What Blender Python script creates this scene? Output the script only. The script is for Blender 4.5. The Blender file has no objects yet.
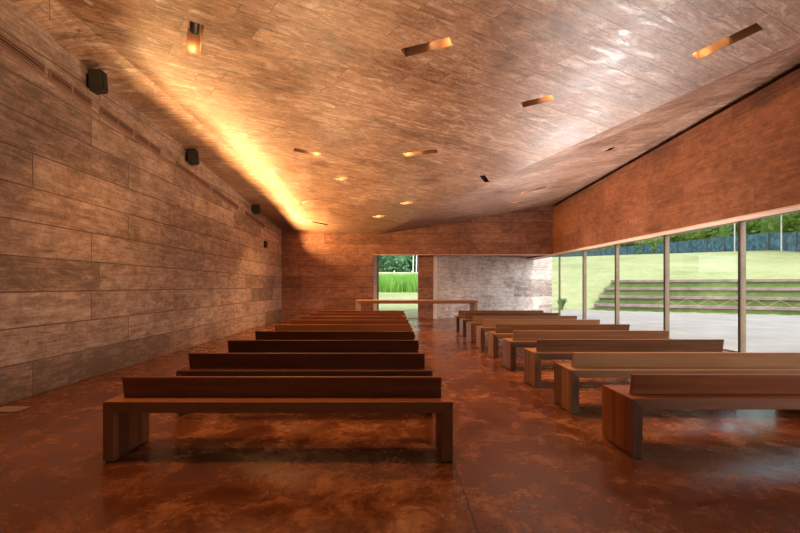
import bpy, bmesh, math, random
from mathutils import Vector, Matrix
from mathutils.geometry import delaunay_2d_cdt
S = bpy.context.scene
C = S.collection
R = random.Random(7)

# ------------------------------------------------------------------ helpers
def link(o, parent=None):
    C.objects.link(o)
    if parent: o.parent = parent
    return o

def tag(o, label=None, cat=None, group=None, kind=None):
    if label: o['label'] = label
    if cat: o['category'] = cat
    if group: o['group'] = group
    if kind: o['kind'] = kind
    return o

def obj(name, bm, mat, parent=None, smooth=False):
    bmesh.ops.recalc_face_normals(bm, faces=bm.faces[:])
    me = bpy.data.meshes.new(name); bm.to_mesh(me); bm.free()
    me.materials.append(mat)
    if smooth:
        for p in me.polygons: p.use_smooth = True
    return link(bpy.data.objects.new(name, me), parent)

def empty(name, loc=(0, 0, 0), rz=0.0):
    o = bpy.data.objects.new(name, None); o.location = loc; o.rotation_euler = (0, 0, rz)
    o.empty_display_size = 0.1
    return link(o)

def struct(name, bm, mat, parent=None):
    o = obj(name, bm, mat, parent)
    if not parent: o['kind'] = 'structure'
    return o

def poly(bm, pts):
    """closed hull from 8 points: bottom quad 0-3, top quad 4-7"""
    v = [bm.verts.new(p) for p in pts]
    for f in ((3, 2, 1, 0), (4, 5, 6, 7), (0, 1, 5, 4), (1, 2, 6, 5), (2, 3, 7, 6), (3, 0, 4, 7)):
        bm.faces.new([v[i] for i in f])
    return v

def box(bm, x0, x1, y0, y1, z0, z1):
    return poly(bm, [(x0, y0, z0), (x1, y0, z0), (x1, y1, z0), (x0, y1, z0),
                     (x0, y0, z1), (x1, y0, z1), (x1, y1, z1), (x0, y1, z1)])

def prism(bm, pts, z0, z1):
    """vertical prism on a plan polygon, z0 / z1 numbers or functions"""
    g = lambda z, p: z(p[0], p[1]) if callable(z) else z
    lo = [bm.verts.new((p[0], p[1], g(z0, p))) for p in pts]
    hi = [bm.verts.new((p[0], p[1], g(z1, p))) for p in pts]
    n = len(pts)
    bm.faces.new(lo[::-1]); bm.faces.new(hi)
    for i in range(n):
        bm.faces.new([lo[i], lo[(i + 1) % n], hi[(i + 1) % n], hi[i]])

def bev(bm, w, seg=2):
    bmesh.ops.bevel(bm, geom=bm.edges[:] , offset=w, segments=seg, affect='EDGES', profile=0.5)
    return bm

def tube(bm, a, b, r, r2=None, n=10, caps=True):
    a, b = Vector(a), Vector(b); d = b - a
    q = d.to_track_quat('Z', 'Y').to_matrix().to_4x4()
    m = Matrix.Translation((a + b) / 2) @ q
    bmesh.ops.create_cone(bm, cap_ends=caps, segments=n, radius1=r, radius2=r if r2 is None else r2,
                          depth=d.length, matrix=m)

# ------------------------------------------------------------------ node helpers
class NT:
    def __init__(s, name):
        s.m = bpy.data.materials.new(name); s.m.use_nodes = True
        s.t = s.m.node_tree; s.t.nodes.clear()
        s.out = s.t.nodes.new('ShaderNodeOutputMaterial')
    def n(s, typ, **kw):
        nd = s.t.nodes.new(typ)
        for k, v in kw.items(): setattr(nd, k, v)
        return nd
    def l(s, a, b): s.t.links.new(a, b)
    def setin(s, sock, v):
        if isinstance(v, bpy.types.NodeSocket): s.l(v, sock)
        else: sock.default_value = v
    def math(s, op, a, b=0.0, c=None):
        nd = s.n('ShaderNodeMath', operation=op)
        s.setin(nd.inputs[0], a); s.setin(nd.inputs[1], b)
        if c is not None: s.setin(nd.inputs[2], c)
        return nd.outputs[0]
    def dot(s, vec, d):
        nd = s.n('ShaderNodeVectorMath', operation='DOT_PRODUCT')
        s.l(vec, nd.inputs[0]); nd.inputs[1].default_value = d
        return nd.outputs['Value']
    def comb(s, x, y, z=0.0):
        nd = s.n('ShaderNodeCombineXYZ')
        for i, v in enumerate((x, y, z)): s.setin(nd.inputs[i], v)
        return nd.outputs[0]
    def scale(s, vec, sc):
        nd = s.n('ShaderNodeMapping'); s.l(vec, nd.inputs['Vector']); nd.inputs['Scale'].default_value = sc
        return nd.outputs[0]
    def noise(s, vec, sc, detail=4.0, rough=0.55, dist=0.0):
        nd = s.n('ShaderNodeTexNoise'); s.l(vec, nd.inputs['Vector'])
        nd.inputs['Scale'].default_value = sc; nd.inputs['Detail'].default_value = detail
        nd.inputs['Roughness'].default_value = rough; nd.inputs['Distortion'].default_value = dist
        return nd.outputs['Fac']
    def ramp(s, fac, stops):
        nd = s.n('ShaderNodeValToRGB'); s.l(fac, nd.inputs[0])
        e = nd.color_ramp.elements
        while len(e) > 1: e.remove(e[-1])
        for i, (p, c) in enumerate(stops):
            el = e[0] if i == 0 else e.new(p)
            el.position = p; el.color = (*c, 1) if not isinstance(c, (int, float)) else (c, c, c, 1)
        return nd.outputs[0]
    def mix(s, typ, fac, a, b):
        nd = s.n('ShaderNodeMix', data_type='RGBA', blend_type=typ)
        s.setin(nd.inputs[0], fac)
        for i, v in ((6, a), (7, b)):
            s.setin(nd.inputs[i], (*v, 1) if isinstance(v, tuple) else v)
        return nd.outputs[2]
    def bump(s, h, st=0.3, dist=0.01):
        nd = s.n('ShaderNodeBump'); s.l(h, nd.inputs['Height'])
        nd.inputs['Strength'].default_value = st; nd.inputs['Distance'].default_value = dist
        return nd.outputs[0]
    def bsdf(s, col, rough=0.5, spec=0.5, metal=0.0, normal=None, **kw):
        nd = s.n('ShaderNodeBsdfPrincipled')
        s.setin(nd.inputs['Base Color'], (*col, 1) if isinstance(col, tuple) else col)
        s.setin(nd.inputs['Roughness'], rough); s.setin(nd.inputs['Specular IOR Level'], spec)
        nd.inputs['Metallic'].default_value = metal
        if normal is not None: s.l(normal, nd.inputs['Normal'])
        for k, v in kw.items(): s.setin(nd.inputs[k], v)
        s.l(nd.outputs[0], s.out.inputs['Surface'])
        return s.m
    def pos(s): return s.n('ShaderNodeNewGeometry').outputs['Position']
    def obco(s): return s.n('ShaderNodeTexCoord').outputs['Object']

def plain(name, col, rough=0.5, spec=0.5, metal=0.0, var=0.12, sc=6.0):
    t = NT(name); f = t.noise(t.obco(), sc, 3.0)
    lo = tuple(c * (1 - var) for c in col); hi = tuple(min(1, c * (1 + var)) for c in col)
    return t.bsdf(t.ramp(f, [(0.3, lo), (0.7, hi)]), rough, spec, metal)

def board_concrete(name, uvec, vvec, row, width, dark, mid, light, rough=(0.55, 0.8), spec=0.35, bumpst=0.35,
                   gap=0.004, white=0.0, voff=0.0, offset=0.37, tonek=0.14, rk=0.08):
    """concrete cast against timber boards: board joints, wood grain, blotches and lime bloom"""
    t = NT(name); p = t.pos()
    u = t.dot(p, uvec); v = t.math('ADD', t.dot(p, vvec), voff)
    uv = t.comb(u, v)
    br = t.n('ShaderNodeTexBrick', offset=offset, offset_frequency=2, squash=1.35, squash_frequency=3)
    t.l(uv, br.inputs['Vector'])
    br.inputs['Color1'].default_value = (0, 0, 0, 1); br.inputs['Color2'].default_value = (1, 1, 1, 1)
    br.inputs['Mortar'].default_value = (0.4, 0.4, 0.4, 1)
    br.inputs['Scale'].default_value = 1.0; br.inputs['Mortar Size'].default_value = gap
    br.inputs['Mortar Smooth'].default_value = 0.2; br.inputs['Bias'].default_value = 0.0
    br.inputs['Brick Width'].default_value = width; br.inputs['Row Height'].default_value = row
    tone = br.outputs['Color']; joint = br.outputs['Fac']
    # the grain of each board is shifted by its own tone
    tv = t.n('ShaderNodeSeparateColor'); t.l(tone, tv.inputs[0]); tone_f = tv.outputs[0]
    uv2 = t.comb(u, v, t.math('MULTIPLY', tone_f, 37.0))
    grain = t.noise(t.scale(uv2, (1.3, 26.0, 1.0)), 1.0, 6.0, 0.62, 0.6)
    rings = t.noise(t.scale(uv2, (1.0, 6.5, 1.0)), 1.6, 5.0, 0.6, 1.6)
    blotch = t.noise(p, 0.9, 6.0, 0.62, 0.4)
    fine = t.noise(p, 30.0, 6.0, 0.75)
    med = t.noise(t.scale(uv2, (1.0, 1.8, 1.0)), 4.2, 10.0, 0.78, 0.4)
    f = t.math('ADD', t.math('MULTIPLY', grain, 0.17), t.math('MULTIPLY', rings, 0.10))
    f = t.math('ADD', f, t.math('MULTIPLY', blotch, 0.22))
    f = t.math('ADD', f, t.math('MULTIPLY', med, 0.36))
    f = t.math('ADD', f, t.math('MULTIPLY', fine, 0.15))
    tone_s = t.ramp(tone_f, [(0.0, 0.0), (0.12, 0.28), (0.3, 0.47), (0.8, 0.55), (1.0, 0.68)])
    f = t.math('ADD', f, t.math('MULTIPLY', t.math('SUBTRACT', tone_s, 0.5), tonek))
    col = t.ramp(f, [(0.425, dark), (0.5, mid), (0.58, light)])
    # thin dark knots and cracks along the grain
    cr = t.noise(t.scale(uv2, (2.2, 15.0, 1.0)), 1.5, 7.0, 0.7, 1.2)
    crack = t.ramp(cr, [(0.26, 1.0), (0.36, 0.0)])
    col = t.mix('MULTIPLY', t.math('MULTIPLY', crack, 0.75), col, (0.35, 0.28, 0.25))
    pit = t.ramp(t.noise(t.scale(uv2, (1.0, 2.6, 1.0)), 11.0, 4.0, 0.6, 0.6), [(0.27, 1.0), (0.37, 0.0)])
    col = t.mix('MULTIPLY', t.math('MULTIPLY', pit, 0.6), col, (0.32, 0.25, 0.22))
    bl = t.ramp(t.noise(t.scale(uv2, (1.6, 5.0, 1.0)), 1.5, 10.0, 0.76, 0.7), [(0.53, 0.0), (0.63, 1.0)])
    if white > 0:
        col = t.mix('MIX', t.math('MULTIPLY', bl, white), col, (0.62, 0.55, 0.5))
    col = t.mix('MULTIPLY', t.math('MULTIPLY', joint, 0.75), col, (0.22, 0.17, 0.15))
    h = t.math('ADD', t.math('MULTIPLY', grain, 0.45), t.math('ADD', t.math('MULTIPLY', rings, 0.4), t.math('MULTIPLY', med, 0.5)))
    h = t.math('SUBTRACT', h, t.math('MULTIPLY', joint, 1.2))
    h = t.math('ADD', h, t.math('MULTIPLY', tone_f, 0.35))
    rg = t.ramp(blotch, [(0.35, rough[0]), (0.65, rough[1])])
    rg = t.math('SUBTRACT', rg, t.math('MULTIPLY', bl, rk))
    return t.bsdf(col, rg, spec, 0.0, t.bump(h, bumpst, 0.016))

# ------------------------------------------------------------------ the room's measures (metres)
XL, XR, YB = -4.25, 6.2, 16.5            # inner faces of left wall, right header, back wall
XG = 6.6                                 # glass line
ZH = 2.55                                # underside of header
def z_main(x, y): return 3.3 - 0.04 * (x + 0.5) - 0.105 * (y - 16.5)
def x_lc(y): return max(XL + 0.05, -3.92 + 0.126 * (y - 5.0))
def x_rc(y): return min(XR - 0.1, 4.96 + 0.483 * (5.2 - y))
def z_lw(y): return 4.467 - 0.0863 * (y - 4.74)
def z_rw(y): return 4.44 + 0.028 * (16.4 - y)
def z_ceil(x, y):
    a, b = x_lc(y), x_rc(y)
    if x < a:
        k = min(1, (a - x) / (a - XL)); return z_main(a, y) * (1 - k) + z_lw(y) * k
    if x > b:
        k = min(1, (x - b) / (XR - b)); return z_main(b, y) * (1 - k) + z_rw(y) * k
    return z_main(x, y)

# ------------------------------------------------------------------ materials
D = dict
RED_D, RED_M, RED_L = (0.095, 0.048, 0.030), (0.22, 0.120, 0.076), (0.37, 0.23, 0.16)
GR_D, GR_M, GR_L = (0.155, 0.105, 0.085), (0.31, 0.215, 0.178), (0.5, 0.385, 0.33)
m_wall_left = board_concrete('board_marked_concrete_left', (0, 1, 0), (0, 0, 1), 0.41, 2.3, GR_D, GR_M, GR_L, white=0.25, gap=0.008, tonek=0.2, bumpst=0.6)
m_wall_back = board_concrete('board_marked_concrete_back', (1, 0, 0), (0, 0, 1), 0.42, 2.6, (0.13, 0.05, 0.03), (0.24, 0.1, 0.059), (0.37, 0.18, 0.115), white=0.06, voff=0.02, gap=0.009)
m_header = board_concrete('board_marked_concrete_red', (0, 1, 0), (0, 0, 1), 0.62, 1.3, (0.13, 0.042, 0.017), (0.245, 0.084, 0.034), (0.35, 0.135, 0.06), white=0.0, bumpst=0.25, gap=0.003)  # warm light bounced off floor and lamps is put into this redder colour
m_pale = board_concrete('board_marked_concrete_pale', (0.857, 0.514, 0), (0, 0, 1), 0.41, 2.6, (0.26, 0.17, 0.145), (0.56, 0.43, 0.385), (0.78, 0.67, 0.62), white=0.5)
# ceiling boards run across the room on a slant
det = 2.2 * 1 - 1 * (-0.8)
l1, l2 = math.hypot(2.2, 1), math.hypot(0.8, 1)
m_ceil = board_concrete('board_marked_concrete_ceiling', (l1 / det, 0.8 * l1 / det, 0), (-l2 / det, 2.2 * l2 / det, 0), 0.30, 2.1,
                        RED_D, RED_M, RED_L, rough=(0.34, 0.52), spec=0.8, bumpst=0.5, gap=0.005, white=0.42, tonek=0.06, rk=0.2)

def make_floor():
    t = NT('polished_red_concrete_floor'); p = t.pos()
    big = t.noise(p, 0.55, 6.0, 0.6, 0.5); med = t.noise(p, 3.4, 10.0, 0.74, 0.5); fine = t.noise(p, 24.0, 6.0, 0.7)
    f = t.math('ADD', t.math('MULTIPLY', big, 0.35), t.math('ADD', t.math('MULTIPLY', med, 0.45), t.math('MULTIPLY', fine, 0.2)))
    col = t.ramp(f, [(0.40, (0.05, 0.013, 0.005)), (0.49, (0.088, 0.026, 0.0095)), (0.55, (0.165, 0.057, 0.02)), (0.62, (0.34, 0.15, 0.06))])
    sp = t.n('ShaderNodeSeparateXYZ'); t.l(p, sp.inputs[0])
    def line(c, c0, per):
        q = t.math('PINGPONG', t.math('SUBTRACT', c, c0), per / 2)
        return t.math('LESS_THAN', q, 0.006)
    jl = t.math('MAXIMUM', line(sp.outputs[0], 0.453, 3.5), line(sp.outputs[1], 3.57, 3.5))
    col = t.mix('MULTIPLY', jl, col, (0.25, 0.2, 0.2))
    rg = t.ramp(med, [(0.35, 0.15), (0.65, 0.34)])
    h = t.math('SUBTRACT', t.math('MULTIPLY', fine, 0.25), t.math('MULTIPLY', jl, 2.0))
    return t.bsdf(col, rg, 0.5, 0.0, t.bump(h, 0.12, 0.006))
m_floor = make_floor()

def wood(name, lo, mid, hi, grain_axis, strip_axis, strip=0.075, rough=0.4):
    t = NT(name); o = t.obco(); oi = t.n('ShaderNodeObjectInfo').outputs['Random']
    sp = t.n('ShaderNodeSeparateXYZ'); t.l(o, sp.inputs[0])
    g, a = sp.outputs[grain_axis], sp.outputs[strip_axis]
    idx = t.math('FLOOR', t.math('DIVIDE', a, strip))
    wn = t.n('ShaderNodeTexWhiteNoise', noise_dimensions='2D')
    t.l(t.comb(idx, t.math('MULTIPLY', oi, 53.0)), wn.inputs['Vector'])
    w = wn.outputs['Value']
    sc = [40.0, 40.0, 40.0]; sc[grain_axis] = 1.6
    vv = t.n('ShaderNodeVectorMath', operation='ADD'); t.l(o, vv.inputs[0])
    t.l(t.comb(t.math('MULTIPLY', w, 9.0), t.math('MULTIPLY', oi, 31.0), w), vv.inputs[1])
    gr = t.noise(t.scale(vv.outputs[0], tuple(sc)), 1.0, 5.0, 0.6, 0.4)
    sc2 = [7.0, 7.0, 7.0]; sc2[grain_axis] = 0.7
    gr2 = t.noise(t.scale(vv.outputs[0], tuple(sc2)), 1.0, 4.0, 0.55, 0.8)
    f = t.math('ADD', t.math('MULTIPLY', gr, 0.36), t.math('MULTIPLY', gr2, 0.22))
    f = t.math('ADD', f, t.math('MULTIPLY', w, 0.42))
    col = t.ramp(f, [(0.3, lo), (0.5, mid), (0.7, hi)])
    fr = t.math('FRACT', t.math('DIVIDE', a, strip))
    seam = t.math('LESS_THAN', t.math('MINIMUM', fr, t.math('SUBTRACT', 1.0, fr)), 0.02)
    col = t.mix('MULTIPLY', t.math('MULTIPLY', seam, 0.5), col, (0.3, 0.25, 0.2))
    return t.bsdf(col, t.ramp(gr, [(0.3, rough - 0.06), (0.7, rough + 0.1)]), 0.3, 0.0, t.bump(gr, 0.12, 0.003))
W_LO, W_MID, W_HI = (0.055, 0.013, 0.004), (0.135, 0.034, 0.0095), (0.225, 0.07, 0.022)
m_seat = wood('reddish_hardwood_seat', W_LO, W_MID, W_HI, 0, 1, 0.092)
m_leg = wood('reddish_hardwood_leg', W_LO, W_MID, W_HI, 2, 1, 0.06)
m_back = wood('reddish_hardwood_backrest', W_LO, W_MID, W_HI, 0, 2, 3.0)
DAY_LO, DAY_MID, DAY_HI = (0.095, 0.038, 0.016), (0.20, 0.092, 0.042), (0.30, 0.16, 0.085)  # the reddish hardwood again, with window daylight put into a lighter colour
m_seat2 = wood('faded_hardwood_seat', DAY_LO, DAY_MID, DAY_HI, 0, 1, 0.092)
m_leg2 = wood('faded_hardwood_leg', DAY_LO, DAY_MID, DAY_HI, 2, 1, 0.06)
m_back2 = wood('faded_hardwood_backrest', DAY_LO, DAY_MID, DAY_HI, 0, 2, 3.0)
m_altar = wood('altar_timber', (0.2, 0.09, 0.045), (0.32, 0.16, 0.085), (0.45, 0.26, 0.15), 0, 1, 0.2)
m_altar_leg = wood('altar_timber_leg', (0.2, 0.09, 0.045), (0.32, 0.16, 0.085), (0.45, 0.26, 0.15), 2, 1, 0.2)
m_black = plain('black_powder_coat', (0.012, 0.011, 0.011), 0.45)
m_grille = plain('black_speaker_grille', (0.007, 0.007, 0.007), 0.8, sc=60)
m_mull = plain('tan_oxidised_steel', (0.21, 0.13, 0.075), 0.42, 0.5, 0.0, sc=3)
m_gasket = plain('dark_gasket', (0.03, 0.022, 0.018), 0.6)
m_vent = plain('dark_red_vent_void', (0.055, 0.026, 0.02), 0.7)
m_ventfr = plain('concrete_coloured_vent_frame', (0.27, 0.15, 0.115), 0.6)
m_plate = plain('grey_floor_plate', (0.2, 0.13, 0.1), 0.45, sc=12)
m_jamb = plain('pale_door_jamb', (0.6, 0.54, 0.5), 0.6)
m_recess = plain('smooth_recess_concrete', (0.17, 0.085, 0.05), 0.6)
m_terrace = NT('pale_terrace_concrete')
_p = m_terrace.pos()
m_terrace = m_terrace.bsdf(m_terrace.ramp(m_terrace.noise(_p, 0.8, 6.0, 0.6), [(0.3, (0.31, 0.265, 0.25)), (0.7, (0.42, 0.37, 0.345))]), 0.8, 0.2)

def glass(name, tint=(0.93, 0.97, 0.95)):
    t = NT(name)
    tr = t.n('ShaderNodeBsdfTransparent'); tr.inputs[0].default_value = (*tint, 1)
    gl = t.n('ShaderNodeBsdfGlossy'); gl.inputs['Roughness'].default_value = 0.02
    gl.inputs[0].default_value = (0.9, 0.93, 0.92, 1)
    g = t.n('ShaderNodeNewGeometry'); dp = t.n('ShaderNodeVectorMath', operation='DOT_PRODUCT')
    t.l(g.outputs['Incoming'], dp.inputs[0]); t.l(g.outputs['Normal'], dp.inputs[1])
    c = t.math('SUBTRACT', 1.0, t.math('ABSOLUTE', dp.outputs['Value']))
    fr = t.math('ADD', 0.02, t.math('MULTIPLY', 0.6, t.math('POWER', c, 5.0)))
    mx = t.n('ShaderNodeMixShader'); t.l(fr, mx.inputs[0]); t.l(tr.outputs[0], mx.inputs[1]); t.l(gl.outputs[0], mx.inputs[2])
    t.l(mx.outputs[0], t.out.inputs['Surface'])
    return t.m
m_glass = glass('window_glass')

def emit(name, col, st):
    t = NT(name); e = t.n('ShaderNodeEmission'); e.inputs[0].default_value = (*col, 1); e.inputs[1].default_value = st
    t.l(e.outputs[0], t.out.inputs['Surface']); return t.m
m_lens = emit('warm_lamp_lens', (1.0, 0.62, 0.28), 28.0)

def leafy(name, lo, mid, hi, trans=0.25, sc=0.9):
    t = NT(name); p = t.pos()
    f = t.math('ADD', t.math('MULTIPLY', t.noise(p, sc, 5.0, 0.6), 0.5), t.math('MULTIPLY', t.noise(p, 9.0, 3.0), 0.5))
    col = t.ramp(f, [(0.34, lo), (0.5, mid), (0.66, hi)])
    b = t.n('ShaderNodeBsdfPrincipled'); t.l(col, b.inputs['Base Color']); b.inputs['Roughness'].default_value = 0.6
    b.inputs['Specular IOR Level'].default_value = 0.25
    tl = t.n('ShaderNodeBsdfTranslucent'); t.l(col, tl.inputs[0])
    mx = t.n('ShaderNodeMixShader'); mx.inputs[0].default_value = trans
    t.l(b.outputs[0], mx.inputs[1]); t.l(tl.outputs[0], mx.inputs[2]); t.l(mx.outputs[0], t.out.inputs['Surface'])
    return t.m
m_leaf = leafy('tree_leaves', (0.09, 0.17, 0.03), (0.2, 0.33, 0.06), (0.42, 0.54, 0.14), 0.35)
m_leaf2 = leafy('forest_leaves', (0.06, 0.14, 0.07), (0.12, 0.24, 0.12), (0.22, 0.36, 0.19), 0.3)
m_reed = leafy('reed_blades', (0.14, 0.30, 0.05), (0.24, 0.46, 0.08), (0.38, 0.6, 0.14), 0.35)
m_plant = leafy('strap_leaves', (0.06, 0.16, 0.03), (0.12, 0.28, 0.05), (0.22, 0.42, 0.09), 0.3)
m_bark = plain('tree_bark', (0.16, 0.11, 0.08), 0.85)
m_pole = plain('pale_pole_paint', (0.75, 0.72, 0.66), 0.5)
m_net = plain('blue_green_shade_net', (0.06, 0.13, 0.16), 0.8, 0.2, var=0.6, sc=2.5)
m_post = plain('fence_post_paint', (0.08, 0.10, 0.10), 0.6)
m_sleeper = plain('weathered_purple_brown_timber', (0.30, 0.2, 0.19), 0.8, 0.2, var=0.3, sc=2.0)
m_wire = plain('tan_wire', (0.5, 0.32, 0.2), 0.6)

def lawn_mat(name, a, b, c):
    t = NT(name); p = t.pos()
    f = t.math('ADD', t.math('MULTIPLY', t.noise(p, 0.25, 5.0, 0.6), 0.4), t.math('ADD', t.math('MULTIPLY', t.noise(p, 1.6, 6.0, 0.65), 0.35), t.math('MULTIPLY', t.noise(p, 18.0, 3.0), 0.25)))
    col = t.ramp(f, [(0.36, a), (0.5, b), (0.64, c)])
    return t.bsdf(col, 0.9, 0.15, 0.0, t.bump(t.noise(p, 30.0, 3.0), 0.4, 0.03))
m_lawn = lawn_mat('mown_lawn', (0.25, 0.265, 0.115), (0.36, 0.365, 0.17), (0.46, 0.44, 0.24))
m_turf = lawn_mat('shaggy_bank_turf', (0.08, 0.12, 0.04), (0.14, 0.19, 0.06), (0.25, 0.27, 0.11))

# ------------------------------------------------------------------ shell
bm = bmesh.new()
prism(bm, [(-4.6, -4.0), (6.68, -4.0), (6.68, 20.2), (1.72, 17.25), (1.5, 17.06), (-4.6, 17.06)], -0.25, 0.0)
struct('floor', bm, m_floor)
bm = bmesh.new(); box(bm, -4.6, XL, -4.0, 17.0, -0.02, 6.0); struct('wall_left', bm, m_wall_left)
bm = bmesh.new(); box(bm, XL, 6.65, -4.0, -3.6, -0.02, 6.2); struct('wall_front', bm, m_wall_back)
bm = bmesh.new(); box(bm, XL, -0.73, YB, 16.95, 0, 4.9); box(bm, -0.73, 6.3, YB, 16.95, 2.525, 4.9); box(bm, 6.3, 6.65, YB + .001, 16.95, 3.6, 5.6)
struct('wall_back', bm, m_wall_back)
# header over the glass, with a shadow gap under the ceiling
bm = bmesh.new()
ys = [-3.6, 2.63, 6, 10, 14, 16.5]
for a, b in zip(ys, ys[1:]):
    prism(bm, [(XR, a), (6.65, a), (6.65, b), (XR, b)], ZH, lambda x, y: z_rw(y) - 0.10)
    prism(bm, [(XR + 0.2, a), (6.65, a), (6.65, b), (XR + 0.2, b)], lambda x, y: z_rw(y) - 0.11, 5.6)
box(bm, XR, 6.65, 16.5, 20.25, ZH, 3.6)
struct('wall_right', bm, m_header)
m_lit_underside = plain('pale_peach_soffit_board', (0.72, 0.47, 0.34), 0.6, sc=2.0)  # pale colour paints the bounced light on the header and lintel undersides
bm = bmesh.new(); box(bm, XR + .002, 6.55, -3.6, 19.6, ZH - .028, ZH - .001); struct('trim_3', bm, m_lit_underside)
bm = bmesh.new(); box(bm, -0.72, XR, YB + .002, 16.94, 2.508, 2.524); struct('trim_4', bm, m_lit_underside)
# wall beyond the opening, running out past the glass, and the low roof over that niche
bm = bmesh.new()
a0, a1 = Vector((1.80, 17.10)), Vector((7.70, 20.6)); nrm = Vector((-(a1 - a0).y, (a1 - a0).x)).normalized() * 0.3
prism(bm, [a0, a1, a1 + nrm, a0 + nrm], -0.02, 3.6)
struct('wall_beyond', bm, m_pale)
bm = bmesh.new(); prism(bm, [(-0.9, 16.95), (6.65, 16.95), (6.65, 20.6), (1.2, 17.5), (-0.9, 17.3)], 2.60, 2.9)
struct('ceiling_niche', bm, m_wall_back)
bm = bmesh.new(); box(bm, 1.04, 1.63, 16.97, 17.25, 0, 2.62); struct('wall_pier', bm, m_wall_back)
bm = bmesh.new(); box(bm, 1.64, 1.79, 17.0, 17.2, 0, 2.62); struct('trim_1', bm, m_jamb)

# ------------------------------------------------------------------ ceiling with its light slots
F, CX, CY, HC = 428.0, 392.0, 286.0, 1.3      # lens measured from the photograph
def hit(px, py):
    """point of the ceiling seen at a pixel of the photograph"""
    dx, dz = (px - CX) / F, (CY - py) / F
    lo, hi = 2.0, 16.4
    for _ in range(60):
        t = (lo + hi) / 2
        if HC + dz * t > z_ceil(dx * t, t): hi = t
        else: lo = t
    return Vector((dx * lo, lo))
# lit end, other end, width, label
SLOTS = [
    ((192.5, 54), (196.5, 23), .18, 'ceiling slot light above the left row of benches, nearest the first wall speaker'),
    ((451, 41.5), (403, 53), .17, 'long slot light at the top centre of the ceiling with an orange right end'),
    ((553, 97.5), (522, 105), .17, 'slot light in the pale streaked ceiling boards, orange at its right end'),
    ((695, 57), (760, 26), .19, 'longest slot light, nearest the right wall, glowing at its left end'),
    ((320, 155), (294, 149.5), .17, 'small slot light with dark tail, first of the lit ones left of the ceiling centre'),
    ((404, 155), (437, 151), .17, 'small glowing slot light with its dark tail to the right, mid ceiling'),
    ((337, 180), (353, 177), .17, 'small bright slot light midway along the ceiling between two others'),
    ((299, 204), (314, 200.5), .2, 'brightest slot light near the left ceiling fold and the back wall'),
    ((401.5, 204), (421, 200.5), .19, 'slot light over the doorway end of the ceiling with a short dark tail'),
    ((374, 217.5), (384, 215.5), .2, 'tiniest slot light, closest to the valley of the ceiling at the back wall'),
    ((482, 175.5), (487, 182), .12, 'unlit black slot in the ceiling beside the right fold'),
    ((521, 193), (546, 187), .15, 'thin slot light in the sloping ceiling strip along the right wall'),
    ((514, 203), (523, 201.5), .15, 'short twin glow slot light low in the sloping right ceiling strip'),
    ((607, 151), (613, 147.5), .14, 'small dark slot in the sloping ceiling strip above the windows'),
    ((328, 225), (312, 221.5), .12, 'dim thin slot by the back wall, lowest of the left ceiling'),
]
UNLIT = {10, 13, 14}
rects = []
for (pa, pb, w, lab) in SLOTS:
    A, B = hit(*pa), hit(*pb); d = (B - A).normalized(); n = Vector((-d.y, d.x)) * (w / 2)
    if (B - A).length > 1.0: B = A + d * 1.0
    rects.append((A, B, d, n, [A - n, B - n, B + n, A + n]))
pts, edges = [], []
def addp(x, y): pts.append(Vector((x, y))); return len(pts) - 1
cols = {k: [] for k in 'abcdefg'}
yy = [-3.9 + i * (16.75 + 3.9) / 40 for i in range(41)]
def inside_rect(x, y, pad=0.05):
    for (A, B, d, n, q) in rects:
        v = Vector((x, y)) - A; nn = n.normalized()
        if -pad < v.dot(d) < (B - A).length + pad and abs(v.dot(nn)) < n.length + pad: return True
    return False
for y in yy:
    a, b = x_lc(y), x_rc(y)
    for k, x in (('a', XL - 0.2), ('b', XL), ('c', a), ('d', b), ('e', XR), ('f', XR + 0.4)):
        if x > XL - 1 : cols[k].append(addp(x, y))
    for q in (0.25, 0.5, 0.75):
        for xx in (XL + (a - XL) * q, b + (XR - b) * q):
            if abs(a - XL) > 0.2 and abs(xx) < 9 and not inside_rect(xx, y): addp(xx, y)
for k in 'abcdef':
    edges += [(cols[k][i], cols[k][i + 1]) for i in range(len(yy) - 1)]
for r in rects:
    ids = [addp(p.x, p.y) for p in r[4]]
    edges += [(ids[i], ids[(i + 1) % 4]) for i in range(4)]
vo, eo, fo, *_ = delaunay_2d_cdt(pts, edges, [], 0, 1e-5)
bm = bmesh.new()
vs = [bm.verts.new((p.x, p.y, z_ceil(p.x, p.y))) for p in vo]
for f in fo:
    c = sum((vo[i] for i in f), Vector((0, 0))) / len(f)
    if inside_rect(c.x, c.y, -0.0005): continue
    bm.faces.new([vs[i] for i in f])
for v in [v for v in bm.verts if not v.link_faces]: bm.verts.remove(v)
ceil = struct('ceiling', bm, m_ceil)
if ceil.data.polygons[0].normal.z > 0: ceil.data.flip_normals()
bm = bmesh.new()
prism(bm, [(-4.6, -4.0), (6.65, -4.0), (6.65, 17), (-4.6, 17)], 6.0, 6.2); struct('roof', bm, m_recess)

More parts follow.
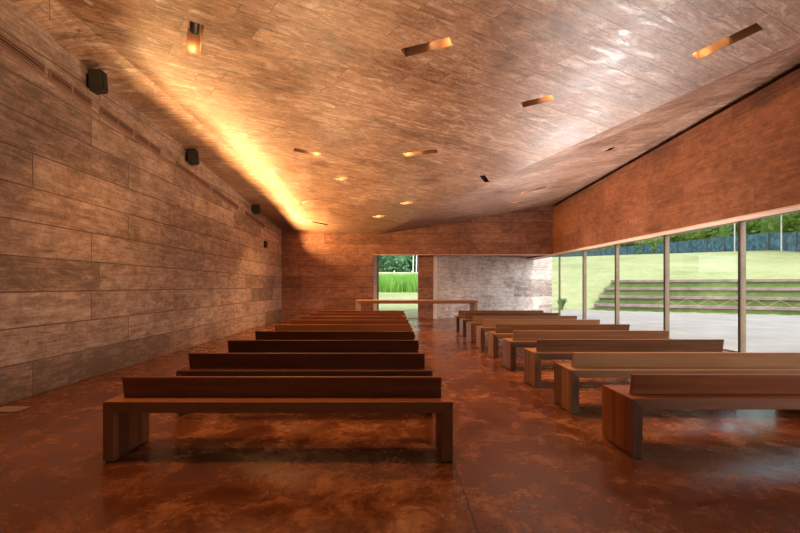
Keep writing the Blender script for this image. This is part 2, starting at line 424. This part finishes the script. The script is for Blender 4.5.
def spot(name, loc, target, power, col, size=math.radians(70), blend=0.6, rad=0.04):
    l = bpy.data.lights.new(name, 'SPOT'); l.energy = power; l.color = col; l.spot_size = size; l.spot_blend = blend; l.shadow_soft_size = rad
    o = bpy.data.objects.new(name, l); o.location = loc
    o.rotation_euler = (Vector(target) - Vector(loc)).to_track_quat('-Z', 'Y').to_euler()
    return link(o)
WARM = (1.0, 0.56, 0.21)
for i, ((A, B, d, n, q), s) in enumerate(zip(rects, SLOTS)):
    mid = (A + B) / 2; L = (B - A).length; w = n.length * 2
    z0 = min(z_ceil(p.x, p.y) for p in q); zt = max(z_ceil(p.x, p.y) for p in q) + 0.28
    root = empty('ceiling_spotlight', (mid.x, mid.y, z_ceil(mid.x, mid.y)))
    tag(root, s[3], 'ceiling light', 'slot lights in the concrete ceiling')
    T = Matrix.Translation(-root.location)
    dd = Vector((d.x, d.y, 0)); nn = Vector((n.x, n.y, 0)).normalized()
    P = lambda a, b, z: Vector((mid.x, mid.y, 0)) + dd * a + nn * b + Vector((0, 0, z))
    zc = lambda a, b: z_ceil(*(P(a, b, 0).xy))
    bm = bmesh.new(); t_ = 0.02
    def wallbox(a0, a1, b0, b1):
        cs = [(a0, b0), (a1, b0), (a1, b1), (a0, b1)]
        poly(bm, [P(a, b, zc(a, b) + 0.001) for a, b in cs] + [P(a, b, zt) for a, b in cs])
    h, k = L / 2, w / 2
    wallbox(-h - t_, -h, -k - t_, k + t_); wallbox(h, h + t_, -k - t_, k + t_)
    wallbox(-h, h, -k - t_, -k); wallbox(-h, h, k, k + t_)
    cs = [(-h - t_, -k - t_), (h + t_, -k - t_), (h + t_, k + t_), (-h - t_, k + t_)]
    poly(bm, [P(a, b, zt) for a, b in cs] + [P(a, b, zt + 0.02) for a, b in cs])
    bmesh.ops.transform(bm, matrix=T, verts=bm.verts[:])
    obj('housing', bm, m_recess if i not in UNLIT else m_black, root)
    # a black can lamp lying in the slot, aimed at the lit end (the A end)
    cl = min(0.24, L * 0.4); r = min(0.06, w * 0.34)
    zl = z_ceil(mid.x, mid.y) + 0.15
    p0 = P(h * 0.55, 0, zl + 0.05); p1 = p0 - dd * cl * 0.85 - Vector((0, 0, cl * 0.35))
    bm = bmesh.new(); tube(bm, p0, p1, r, n=20); bmesh.ops.transform(bm, matrix=T, verts=bm.verts[:])
    can = obj('lamp_can', bm, m_black, root)
    if i not in UNLIT:
        ax = (p1 - p0).normalized()
        bm = bmesh.new(); tube(bm, p1, p1 + ax * 0.006, r * 0.8, n=20); bmesh.ops.transform(bm, matrix=T, verts=bm.verts[:])
        obj('lamp_lens', bm, m_lens, root)

# ------------------------------------------------------------------ windows on the right
lines = [-3.6, -0.73, 1.45, 3.66, 5.87, 8.07, 10.29, 12.55, 14.67, 16.85, 20.0]
for i, (a, b) in enumerate(zip(lines, lines[1:])):
    w = empty('window_%d' % (i + 1), (XG, (a + b) / 2, 0)); w['kind'] = 'structure'
    T = Matrix.Translation((-XG, -(a + b) / 2, 0))
    def add(name, bm, m):
        bmesh.ops.transform(bm, matrix=T, verts=bm.verts[:]); return obj(name, bm, m, w)
    e = 1.0 if i < 9 else 0.0
    if i < 9:
        bm = bmesh.new(); dpt = 0.05 if b != 16.85 else 0.02
        box(bm, XG - dpt, XG + dpt, b - 0.028, b + 0.028, 0.0, ZH); add('frame', bm, m_mull)
        bm = bmesh.new(); box(bm, XG - dpt - 0.012, XG - dpt, b - 0.02, b + 0.02, 0.0, ZH)
        box(bm, XG + dpt, XG + dpt + 0.01, b - 0.02, b + 0.02, 0.0, ZH); add('gasket', bm, m_gasket)
    bm = bmesh.new(); box(bm, XG - 0.03, XG + 0.03, a + 0.03, b - 0.03, ZH - 0.04, ZH - 0.002); box(bm, XG - 0.03, XG + 0.03, a + 0.03, b - 0.03, 0.0, 0.05)
    add('rail', bm, m_mull)
    bm = bmesh.new(); box(bm, XG - 0.004, XG + 0.004, a + 0.029, b - 0.029, 0.05, ZH - 0.04); add('pane', bm, m_glass)
    if abs(b - 10.29) < 0.01:
        bm = bmesh.new(); box(bm, XG - 0.09, XG - 0.062, b - 0.05, b - 0.02, 0.92, 1.18); bev(bm, 0.006); add('handle', bm, m_black)

# glass door in the back wall
dr = empty('door_1', (0.26, 17.0, 0)); dr['kind'] = 'structure'
def addd(name, bm, m):
    bmesh.ops.transform(bm, matrix=Matrix.Translation((-0.26, -17.0, 0)), verts=bm.verts[:]); return obj(name, bm, m, dr)
bm = bmesh.new(); box(bm, -0.73, -0.60, 16.97, 17.1, 0, 2.6); addd('jamb', bm, m_jamb)
bm = bmesh.new(); box(bm, -0.60, -0.53, 17.0, 17.1, 0, 2.6); addd('frame', bm, m_mull)
bm = bmesh.new(); box(bm, -0.53, 1.04, 17.04, 17.05, 0.02, 2.6); addd('pane', bm, m_glass)
bm = bmesh.new(); box(bm, -0.53, 1.04, 17.0, 17.09, 0, 0.02); addd('threshold', bm, m_mull)

# ------------------------------------------------------------------ benches
def copy_thing(root, loc):
    r = root.copy(); C.objects.link(r); r.location = loc
    for ch in root.children:
        c = ch.copy(); C.objects.link(c); c.parent = r
    return r
def make_bench(L, loc, ms, ml, mb):
    H, t, dp = 0.447, 0.082, 0.465; h = L / 2
    root = empty('bench', loc)
    bm = bmesh.new()
    poly(bm, [(-h + t, 0, H - t), (h - t, 0, H - t), (h - t, dp, H - t), (-h + t, dp, H - t), (-h, 0, H), (h, 0, H), (h, dp, H), (-h, dp, H)])
    bev(bm, 0.003, 1); obj('seat', bm, ms, root)
    for s in (-1, 1):
        bm = bmesh.new(); g = 0.001
        poly(bm, [(s * h, 0, 0.012), (s * (h - t), 0, 0.012), (s * (h - t), dp, 0.012), (s * h, dp, 0.012),
                  (s * h, 0, H - g), (s * (h - t), 0, H - t - g), (s * (h - t), dp, H - t - g), (s * h, dp, H - g)])
        bev(bm, 0.003, 1); lg = obj('leg', bm, ml, root)
        bm = bmesh.new(); box(bm, s * h - s * 0.012, s * (h - t) + s * 0.012, 0.012, dp - 0.012, 0.0, 0.012)
        obj('foot_plate', bm, m_black, lg)
    bm = bmesh.new(); e = h - 0.072; th = 0.04
    y0, y1 = 0.135, 0.105
    poly(bm, [(-e, y0, H), (e, y0, H), (e, y0 + th, H), (-e, y0 + th, H), (-e, y1, 0.606), (e, y1, 0.606), (e, y1 + th, 0.606), (-e, y1 + th, 0.606)])
    bev(bm, 0.003, 1); obj('backrest', bm, mb, root)
    return root
ORD = ['first', 'second', 'third', 'fourth', 'fifth', 'sixth', 'seventh', 'eighth', 'ninth']
def copy_bench(src, loc):
    r = src.copy(); C.objects.link(r); r.location = loc
    for ch in src.children:
        c = ch.copy(); C.objects.link(c); c.parent = r
        for g in ch.children:
            k = g.copy(); C.objects.link(k); k.parent = c
    return r
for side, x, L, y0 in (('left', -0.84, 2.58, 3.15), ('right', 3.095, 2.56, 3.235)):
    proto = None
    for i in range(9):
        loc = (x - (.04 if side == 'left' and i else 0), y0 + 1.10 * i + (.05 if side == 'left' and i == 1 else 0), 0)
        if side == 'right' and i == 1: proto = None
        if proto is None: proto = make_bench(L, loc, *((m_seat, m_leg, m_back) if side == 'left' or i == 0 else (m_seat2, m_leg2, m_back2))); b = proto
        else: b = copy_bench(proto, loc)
        if side == 'left':
            lab = 'dark red-brown timber bench in the left row, '
        else:
            lab = 'faded brown timber bench in the right row by the windows, '  # same wood as the left row, daylight painted in as a lighter colour
        lab += {0: 'nearest of its row', 8: 'last before the altar'}.get(i, ORD[i] + ' from near end')
        if side == 'right' and i == 0: lab = 'dark red-brown timber bench in the right row, nearest the camera'
        tag(b, lab, 'bench', 'benches in the %s row' % side)

# altar table
al = empty('altar_table', (0.765, 13.3, 0)); tag(al, 'long low altar table of plain timber slabs standing before the glass door', 'altar table')
h, H, t = 1.9, 0.85, 0.10
bm = bmesh.new(); poly(bm, [(-h + t, 0, H - t), (h - t, 0, H - t), (h - t, .85, H - t), (-h + t, .85, H - t), (-h, 0, H), (h, 0, H), (h, .85, H), (-h, .85, H)]); bev(bm, 0.004, 1)
obj('table_top', bm, m_altar, al)
for s in (-1, 1):
    bm = bmesh.new()
    poly(bm, [(s * h, 0, 0), (s * (h - t), 0, 0), (s * (h - t), .85, 0), (s * h, .85, 0), (s * h, 0, H - .001), (s * (h - t), 0, H - t - .001), (s * (h - t), .85, H - t - .001), (s * h, .85, H - .001)])
    bev(bm, 0.004, 1); obj('leg', bm, m_altar_leg, al)

# ------------------------------------------------------------------ things on the left wall
sp_proto = None
for (y, z, lab) in ((6.0, 4.16, 'black wall speaker nearest the camera, high under the ceiling'),
                    (8.86, 3.96, 'black wall speaker in the middle of the three'),
                    (13.0, 3.63, 'small black wall speaker farthest along, near the back wall')):
    if sp_proto is None:
        sp_proto = empty('wall_speaker', (XL, y, z), 0)
        bm = bmesh.new()
        poly(bm, [(0.06, -.08, -.155), (0.235, -.06, -.14), (0.235, .06, -.14), (0.06, .08, -.155),
                  (0.04, -.08, .155), (0.205, -.06, .155), (0.205, .06, .155), (0.04, .08, .155)])
        bev(bm, 0.012); cab = obj('cabinet', bm, m_black, sp_proto)
        bm = bmesh.new(); poly(bm, [(0.237, -.048, -.12), (0.246, -.048, -.12), (0.246, .048, -.12), (0.237, .048, -.12), (0.211, -.048, .135), (0.220, -.048, .135), (0.220, .048, .135), (0.211, .048, .135)])
        obj('grille', bm, m_grille, sp_proto)
        bm = bmesh.new(); box(bm, 0.0, 0.07, -.03, .03, -.06, .06); box(bm, 0.0, 0.012, -.06, .06, -.09, .09); obj('bracket', bm, m_black, sp_proto)
        s = sp_proto
    else: s = copy_thing(sp_proto, (XL, y, z))
    tag(s, lab, 'speaker', 'speakers on the left wall')
bm = bmesh.new(); box(bm, XL, XL + 0.08, 14.2, 14.36, 2.58, 2.80); bev(bm, 0.01)
tag(obj('wall_box', bm, m_black), 'tiny dark box on the left wall below the last speaker', 'wall box')

zv = lambda y: 4.04 - 0.073 * (y - 4.64)
segs = [(3.9, 5.24), (5.29, 6.06), (6.23, 7.02), (7.08, 7.84), (8.42, 9.94), (10.16, 11.8), (12.4, 14.2)]
vlabs = ['linear vent at the left edge of the picture, high on the wall', 'linear vent under the nearest wall speaker', 'linear vent just past the nearest wall speaker',
         'linear vent between the first two speakers, the farther of a pair', 'linear vent below the middle wall speaker', 'linear vent between the middle and last speakers', 'linear vent nearest the back wall, below the last speaker']
for (a, b), lab in zip(segs, vlabs):
    yc = (a + b) / 2; hl = (b - a) / 2 - 0.01
    vt = empty('wall_vent', (XL, yc, zv(yc))); tag(vt, 'long ' + lab, 'air vent', 'vents in the strip on the left wall')
    vt.rotation_euler = (-math.atan(0.073), 0, 0)
    bm = bmesh.new(); fr = 0.014
    for (y0, y1, z0, z1) in ((-hl, hl, -fr, 0), (-hl, hl, -.12, -.12 + fr), (-hl, -hl + fr, -.12 + fr, -fr), (hl - fr, hl, -.12 + fr, -fr), (-.012, .012, -.12 + fr, -fr)):
        box(bm, 0, 0.022, y0, y1, z0, z1)
    obj('frame', bm, m_ventfr, vt)
    bm = bmesh.new(); box(bm, 0.0, 0.006, -hl + fr, hl - fr, -.12 + fr, -fr); obj('back_plate', bm, m_vent, vt)
    bm = bmesh.new()
    for q in range(1, 3): box(bm, 0.006, 0.016, -hl + fr, hl - fr, -.12 + q * .04 - .003, -.12 + q * .04 + .003)
    obj('slats', bm, m_ventfr, vt)
# continuous groove line under the vents
bm = bmesh.new()
poly(bm, [(XL, 2.0, zv(2.0) - .16), (XL + .012, 2.0, zv(2.0) - .16), (XL + .012, 16.45, zv(16.45) - .16), (XL, 16.45, zv(16.45) - .16),
          (XL, 2.0, zv(2.0) - .135), (XL + .012, 2.0, zv(2.0) - .135), (XL + .012, 16.45, zv(16.45) - .135), (XL, 16.45, zv(16.45) - .135)])
struct('trim_2', bm, m_ventfr)
fp = empty('floor_box', (-4.02, 4.5, 0)); tag(fp, 'flat metal floor outlet cover beside the foot of the left wall', 'floor outlet')
bm = bmesh.new(); box(bm, -.15, .15, -.1, .1, 0, .008); obj('cover', bm, m_plate, fp)
bm = bmesh.new(); box(bm, -.165, .165, -.115, .115, 0, .004); obj('rim', bm, m_black, fp)

# ------------------------------------------------------------------ outdoors
A0 = Vector((18.0, 18.9)); U = Vector((-0.866, 0.5)); N = Vector((0.5, 0.866))
def lerp_tab(x, tab):
    if x <= tab[0][0]: return tab[0][1]
    for (x0, y0), (x1, y1) in zip(tab, tab[1:]):
        if x <= x1: return y0 + (y1 - y0) * (x - x0) / (x1 - x0)
    return tab[-1][1]
HILL = [(0, -0.03), (1.04, .29), (2.08, .68), (3.12, 1.12), (4.16, 1.6), (8, 2.35), (21.6, 4.3), (54, 6.1), (120, 8.5)]
BACK = [(18, -0.03), (40, .74), (50, 1.4), (58, 2.6), (66, 3.4), (95, 4.5), (140, 6)]
def sdist(x, y): return (Vector((x, y)) - A0).dot(N)
def ground(x, y):
    w = (x / max(y, 1) - 0.14) / 0.16; w = min(1, max(0, w)); w = w * w * (3 - 2 * w)
    return lerp_tab(y, BACK) * (1 - w) + lerp_tab(sdist(x, y), HILL) * w
bm = bmesh.new()
gx = [-40 + i * 1.0 for i in range(0, 30)] + [-10 + i * .5 for i in range(0, 120)] + [50 + i * 2.0 for i in range(0, 36)]
gy = [-10 + i * 1.0 for i in range(0, 27)] + [17.12 + i * .5 for i in range(0, 60)] + [47.12 + i * 1.5 for i in range(0, 50)]
gv = {}
def gvert(i, j):
    if (i, j) not in gv: gv[(i, j)] = bm.verts.new((gx[i], gy[j], ground(gx[i], gy[j])))
    return gv[(i, j)]
for i in range(len(gx) - 1):
    for j in range(len(gy) - 1):
        if gx[i] < 11 and gy[j] < 17.1: continue
        if gx[i + 1] > 1.5 and gx[i] < 9 and gy[j] < 24 and sdist(gx[i], gy[j]) < -1.3 and gx[i] > 1.2 and gy[j] < 17.3 + 0.6 * (gx[i] - 1.3): continue
        bm.faces.new([gvert(i, j), gvert(i + 1, j), gvert(i + 1, j + 1), gvert(i, j + 1)])
lawn = obj('lawn', bm, m_lawn, smooth=True); tag(lawn, 'sunny green lawn rising behind the windows', 'lawn', kind='structure')
bm = bmesh.new()
tl, tr = A0 - U * 34, A0 + U * 9.6
prism(bm, [(6.69, -9), (48, -9), (tl.x, tl.y), (tr.x, tr.y), (7.75, 20.7), (6.69, 20.0)], -0.2, -0.012)
struct('terrace', bm, m_terrace)
# four turf steps edged with timber
zs = [.34, .76, 1.20, 1.64]; kl = [8.25, 8.1, 7.9, 7.6]
slab = ['lowest', 'second lowest', 'third', 'topmost']
for q in range(4):
    s0 = 1.04 * q; c0 = A0 + N * s0
    root = empty('garden_step', (c0.x, c0.y, 0)); root.rotation_euler = (0, 0, math.atan2(-U.y, -U.x))
    tag(root, 'grassy lawn step with a timber edge, %s of the four' % slab[q], 'garden step', 'turf steps on the lawn')
    z1 = zs[q]; zlo = -0.02 if q == 0 else zs[q - 1]
    # local x runs along -U (to the right), local y up the slope
    xa, xb = -kl[q], 16.0
    bm = bmesh.new(); box(bm, xa + .05, xb, 0.04, 1.12, zlo - .15, z1 - .02); obj('turf', bm, m_turf, root)
    bm = bmesh.new(); box(bm, xa, xb, -0.04, 0.22, z1 - .13, z1 + .02); bev(bm, .012, 1); obj('edge_board', bm, m_sleeper, root)
# criss-cross wire along the second step
wr = A0 + N * 0.9
bm = bmesh.new()
k = -5.4
while k < 14:
    a = wr - U * k; b = wr - U * (k + .45)
    c = wr - U * (k + .9)
    tube(bm, (a.x, a.y, .33), (b.x, b.y, .64), .011, n=5); tube(bm, (b.x, b.y, .64), (c.x, c.y, .33), .011, n=5); k += .9
tag(obj('wire_edging', bm, m_wire), 'zigzag tan wire edging in front of the second lawn step', 'wire edging')

# fence with shade net
FA, FB = Vector((30.2, 22.0)), Vector((43.8, 126.0)); fd = (FB - FA); nseg = 36
root = empty('garden_fence', (FA.x, FA.y, 0)); tag(root, 'long dark blue-green net fence along the top of the lawn', 'fence')
T = Matrix.Translation((-FA.x, -FA.y, 0))
bm = bmesh.new(); fp_ = [FA + fd * (i / nseg) for i in range(nseg + 1)]
for a, b in zip(fp_, fp_[1:]):
    za, zb = ground(a.x, a.y), ground(b.x, b.y)
    poly(bm, [(a.x, a.y, za - .1), (a.x + .03, a.y, za - .1), (b.x + .03, b.y, zb - .1), (b.x, b.y, zb - .1),
              (a.x, a.y, za + 1.5), (a.x + .03, a.y, za + 1.5), (b.x + .03, b.y, zb + 1.5), (b.x, b.y, zb + 1.5)])
bmesh.ops.transform(bm, matrix=T, verts=bm.verts[:]); obj('net', bm, m_net, root)
for a in fp_:
    bm = bmesh.new(); za = ground(a.x, a.y); tube(bm, (a.x - .05, a.y, za - .2), (a.x - .05, a.y, za + 1.6), .035, n=8)
    bmesh.ops.transform(bm, matrix=T, verts=bm.verts[:]); obj('post', bm, m_post, root)
for (px, lab) in ((784.5, 'tall thin pale pole by the fence seen in the rightmost pane'), (737.3, 'tall thin pale pole by the fence beside the second mullion from the right edge')):
    kx = (px - CX) / F
    # on the fence line
    tt = (FA.x - kx * FA.y) / (kx * fd.y - fd.x); q = FA + fd * tt - Vector((.25, 0)); z = ground(q.x, q.y)
    bm = bmesh.new(); tube(bm, (q.x, q.y, z - .1), (q.x, q.y, z + 3.6), .05, .04, n=8)
    tag(obj('garden_pole', bm, m_pole), lab, 'pole', 'pale poles by the fence')

# trees
def crown_mesh(rx, rz, n, leaf, rr):
    bm = bmesh.new()
    lobes = [(Vector((rr.uniform(-.5, .5) * rx, rr.uniform(-.5, .5) * rx, rr.uniform(-.55, .6) * rz)), rr.uniform(.42, .62)) for _ in range(11)]
    for c, s in lobes:
        m = Matrix.Translation(c) @ Matrix.Diagonal((rx * s * .8, rx * s * .8, rz * s * .8, 1))
        bmesh.ops.create_icosphere(bm, subdivisions=1, radius=1, matrix=m)
    for _ in range(n):
        c, s = rr.choice(lobes)
        d = Vector((rr.gauss(0, 1), rr.gauss(0, 1), rr.gauss(0, 1))).normalized() * rr.uniform(.8, 1.12)
        p = c + Vector((d.x * rx * s, d.y * rx * s, d.z * rz * s))
        u = Vector((rr.gauss(0, 1), rr.gauss(0, 1), rr.gauss(0, .6))).normalized(); v = u.orthogonal().normalized()
        k = leaf * rr.uniform(.6, 1.3)
        q = [bm.verts.new(p + u * k), bm.verts.new(p + v * k * .55), bm.verts.new(p - u * k), bm.verts.new(p - v * k * .55)]
        bm.faces.new(q)
    me = bpy.data.meshes.new('crown'); bm.to_mesh(me); bm.free(); return me
def trunk_mesh(h, r):
    bm = bmesh.new(); tube(bm, (0, 0, -.3), (0, 0, h), r, r * .6, n=8)
    for k in range(3):
        a = k * 2.1; tube(bm, (0, 0, h * .7), (math.cos(a) * h * .3, math.sin(a) * h * .3, h * 1.15), r * .45, r * .2, n=6)
    me = bpy.data.meshes.new('trunk'); bm.to_mesh(me); bm.free(); me.materials.append(m_bark); return me
rr = random.Random(3)
crowns = [crown_mesh(3.0, 3.6, 2600, .26, rr) for _ in range(3)]; tr_m = trunk_mesh(2.6, .16)
for m in crowns: m.materials.append(m_leaf)
fcrowns = [crown_mesh(3.2, 5.0, 2200, .34, rr) for _ in range(2)]; ftr = trunk_mesh(3.2, .17)
for m in fcrowns: m.materials.append(m_leaf2)
def tree(x, y, cm, tm, ch, sc, lab, cat, grp):
    root = empty('tree', (x, y, ground(x, y)), rr.uniform(0, 6.28)); root.scale = (sc, sc, sc)
    tag(root, lab, cat, grp)
    t = bpy.data.objects.new('trunk', tm); link(t, root)
    c = bpy.data.objects.new('crown', cm); c.location = (0, 0, ch); link(c, root)
TN = ['first', 'second', 'third', 'fourth', 'fifth', 'sixth', 'seventh', 'eighth', 'ninth', 'tenth', 'eleventh', 'twelfth', 'thirteenth', 'fourteenth', 'fifteenth', 'sixteenth', 'seventeenth', 'eighteenth', 'nineteenth', 'twentieth', 'twenty-first', 'twenty-second', 'twenty-third', 'twenty-fourth']
for i in range(24):
    q = FA + fd * (-0.02 + i * 0.044); 
    x = q.x + 2.9 + rr.uniform(-.6, 1.2)
    tree(x, q.y + rr.uniform(-.6, .6), crowns[i % 3], tr_m, 3.1 + rr.uniform(-.3, .5), rr.uniform(.95, 1.25),
         'leafy green tree behind the net fence, %s counted from the near end' % TN[i], 'tree', 'trees behind the fence')
for i in range(9):
    x = -5.5 + i * 1.55 + rr.uniform(-.3, .3)
    tree(x, 70 + rr.uniform(-1.5, 3), fcrowns[i % 2], ftr, 4.6, rr.uniform(.85, 1.1),
         'tall blue-green tree in the forest edge seen through the door, %s from the left' % TN[i], 'tree', 'forest trees behind the door')
for k, (px, lab) in enumerate(((413.0, 'slender white tree trunk seen through the door, the left one'), (416.3, 'slender white tree trunk seen through the door, the right one'))):
    x = (px - CX) / F * 64
    bm = bmesh.new(); z = ground(x, 64); tube(bm, (x, 64, z - .2), (x + .15, 64, z + 9), .08, .05, n=8)
    tag(obj('birch_tree', bm, m_pole), lab, 'tree trunk', 'white trunks behind the door')
# reeds behind the door
bm = bmesh.new()
for _ in range(5200):
    y = rr.uniform(39.0, 47); x = rr.uniform(-5.0, 6.0); z = ground(x, y); hgt = rr.uniform(1.1, 1.75)
    a = rr.uniform(0, 6.28); w = .035; lx, ly = rr.gauss(0, .16), rr.gauss(0, .16); dx, dy = math.cos(a) * w, math.sin(a) * w
    v = [bm.verts.new((x - dx, y - dy, z - .05)), bm.verts.new((x + dx, y + dy, z - .05)), bm.verts.new((x + lx * .5 + dx * .8, y + ly * .5 + dy * .8, z + hgt * .6)),
         bm.verts.new((x + lx * .5 - dx * .8, y + ly * .5 - dy * .8, z + hgt * .6)), bm.verts.new((x + lx * 1.6, y + ly * 1.6, z + hgt))]
    bm.faces.new(v[:4]); bm.faces.new([v[3], v[2], v[4]])
tag(obj('tall_grass', bm, m_reed), 'bed of tall bright green grass seen through the glass door', 'tall grass', kind='stuff')
bm = bmesh.new(); nx = 12
for i in range(nx):
    x0, x1 = -8 + i * 1.6, -8 + (i + 1) * 1.6
    bm.faces.new([bm.verts.new((x, y, ground(x, y) + .03)) for x, y in ((x0, 55), (x1, 55), (x1, 66), (x0, 66))])
m_field = lawn_mat('dry_pale_field', (0.5, 0.5, 0.28), (0.62, 0.6, 0.38), (0.7, 0.68, 0.48))
bmesh.ops.remove_doubles(bm, verts=bm.verts[:], dist=.001)
tag(obj('field', bm, m_field), 'pale dry field strip beyond the tall grass', 'field', kind='structure')
# strap-leaved plant at the terrace edge
def strap_plant(x, y, n, hh, lab):
    root = empty('strap_leaved_plant', (x, y, ground(x, y))); tag(root, lab, 'plant')
    bm = bmesh.new()
    for _ in range(n):
        a = rr.uniform(0, 6.28); out = rr.uniform(.1, .55); hgt = hh * rr.uniform(.7, 1.1); w = .025
        d = Vector((math.cos(a), math.sin(a), 0)); s = Vector((-d.y, d.x, 0)) * w; prev = None
        for q in range(6):
            f = q / 5; p = d * (out * f ** 1.6 + .05) + Vector((0, 0, hgt * (f - .35 * f ** 3)))
            ww = s * (1 - f * .9); cur = (bm.verts.new(p - ww), bm.verts.new(p + ww))
            if prev: bm.faces.new([prev[0], prev[1], cur[1], cur[0]])
            prev = cur
    obj('leaves', bm, m_plant, root)
strap_plant(9.35, 23.6, 150, 1.0, 'spiky green plant at the terrace edge in the farthest pane')

# ------------------------------------------------------------------ light
sun = bpy.data.lights.new('sun', 'SUN'); sun.energy = 2.4; sun.angle = math.radians(1.2); sun.color = (1.0, 0.95, 0.86)
so = link(bpy.data.objects.new('sun', sun)); sv = Vector((0.22, -0.62, 0.78))
so.rotation_euler = (-sv).to_track_quat('-Z', 'Y').to_euler()
w = bpy.data.worlds.new('sky'); S.world = w; w.use_nodes = True; nt = w.node_tree
bg = nt.nodes['Background']; sk = nt.nodes.new('ShaderNodeTexSky'); sk.sky_type = 'NISHITA'; sk.sun_disc = False
sk.sun_elevation = math.radians(50); sk.sun_rotation = math.radians(160)
hs = nt.nodes.new('ShaderNodeHueSaturation'); hs.inputs['Saturation'].default_value = 0.4
nt.links.new(sk.outputs[0], hs.inputs['Color']); nt.links.new(hs.outputs[0], bg.inputs[0]); bg.inputs[1].default_value = 0.46

# downlights in the slots
for i, (A, B, d, n, q) in enumerate(rects):
    if i in UNLIT: continue
    z = z_ceil(A.x, A.y) - 0.02; p = (A + B) / 2
    h = (B - A).length / 2
    gl = bpy.data.lights.new('slot_glow', 'POINT'); gl.energy = 2.6 if not 4 <= i <= 9 else 5.0; gl.color = (1.0, .55, .2); gl.shadow_soft_size = .02
    go = link(bpy.data.objects.new('slot_glow', gl)); go.location = (p.x - d.x * h * .86, p.y - d.y * h * .86, z + .10)
    spot('slot_beam', (p.x, p.y, z), (p.x - d.x * 0.8, p.y - d.y * 0.8, 0), 430, (1.0, .5, .19), math.radians(100), 0.9, 0.05)
# added lights without fixtures, hung off the left ceiling fold to make its glow
def fold(y, out, drop): return Vector((x_lc(y) - out, y, z_ceil(x_lc(y), y) - drop))
for (ya, yb, pw, oa, ob) in ((6.45, 9.2, 44, .20, .30), (9.2, 12.7, 120, .30, .55), (12.7, 16.1, 210, .55, 1.05)):
    p0, p1 = fold(ya, oa, .72), fold(yb, ob, .72)
    al_ = bpy.data.lights.new('fold_uplight', 'AREA'); al_.shape = 'RECTANGLE'; al_.size = (p1 - p0).length; al_.size_y = 0.06
    al_.energy = pw; al_.color = WARM; al_.spread = math.radians(140)
    ao = link(bpy.data.objects.new('fold_uplight', al_)); ao.location = (p0 + p1) / 2
    xd = (p0 - p1).normalized(); side = xd.cross(Vector((0, 0, 1))).normalized()
    if side.x < 0: side = -side
    zd = -(side * math.cos(.55) + side.cross(xd).normalized() * 0 + Vector((0, 0, math.sin(.55)))).normalized()
    yd = zd.cross(xd).normalized(); zd = xd.cross(yd)
    ao.rotation_euler = Matrix((xd, yd, zd)).transposed().to_euler()
for (x, y) in ((-2.6, 3.0), (-0.5, 3.3)):
    spot('slot_beam', (x, y, z_ceil(x, y) - .03), (x, y - .25, 0), 300, (1.0, .5, .19), math.radians(75), 0.9, 0.06)
spot('fold_spot', (-3.5, 3.4, 4.1), (-2.7, 5.2, 4.75), 130, WARM, math.radians(120), 1.0, 0.15)  # added unseen fill for the near end of the fold glow
# added unseen fill between the benches, aimed up to brighten the ceiling
for y in (3.93, 7.23, 10.53):
    spot('bench_uplight', (-1.6, y, .72), (-1.6, y + .2, 4.0), 430, (1.0, 0.63, 0.31), math.radians(125), 0.9, 0.2)
    spot('bench_uplight', (3.0, y + .08, .72), (3.0, y + .2, 4.0), 150, (1.0, 0.72, 0.52), math.radians(125), 0.9, 0.2)
# added unseen fill low along the glass, giving the ceiling its pale sheen
for y in (8.6, 11.2, 13.8):
    spot('window_uplight', (5.1, y, .12), (4.4, y - .8, 4.2), 800, (1.0, 0.91, 0.86), math.radians(130), 1.0, 0.7)
spot('entrance_flood', (-2.6, -2.6, 2.4), (-1.6, 7.0, 3.3), 110, (1.0, 0.66, 0.42), math.radians(130), 0.8, 0.2)  # added unseen fill behind the camera, for ceiling and left wall
spot('entrance_flood', (4.6, -2.4, 2.3), (3.4, 7.5, 0.6), 700, (1.0, 0.80, 0.60), math.radians(50), 1.0, 0.3)  # added unseen fill on the backs of the right benches

# ------------------------------------------------------------------ camera
cam = bpy.data.cameras.new('camera'); co = link(bpy.data.objects.new('camera', cam))
co.location = (0, 0, HC); co.rotation_euler = (math.pi / 2, 0, 0)
cam.sensor_width = 36; cam.lens = 36 * F / 800; cam.shift_x = 8 / 800; cam.shift_y = 19.5 / 800
cam.clip_end = 500
S.camera = co
S.view_settings.view_transform = 'Standard'; S.view_settings.look = 'None'
S.view_settings.exposure = 0.28; S.view_settings.gamma = 1.0; S.view_settings.use_curve_mapping = False
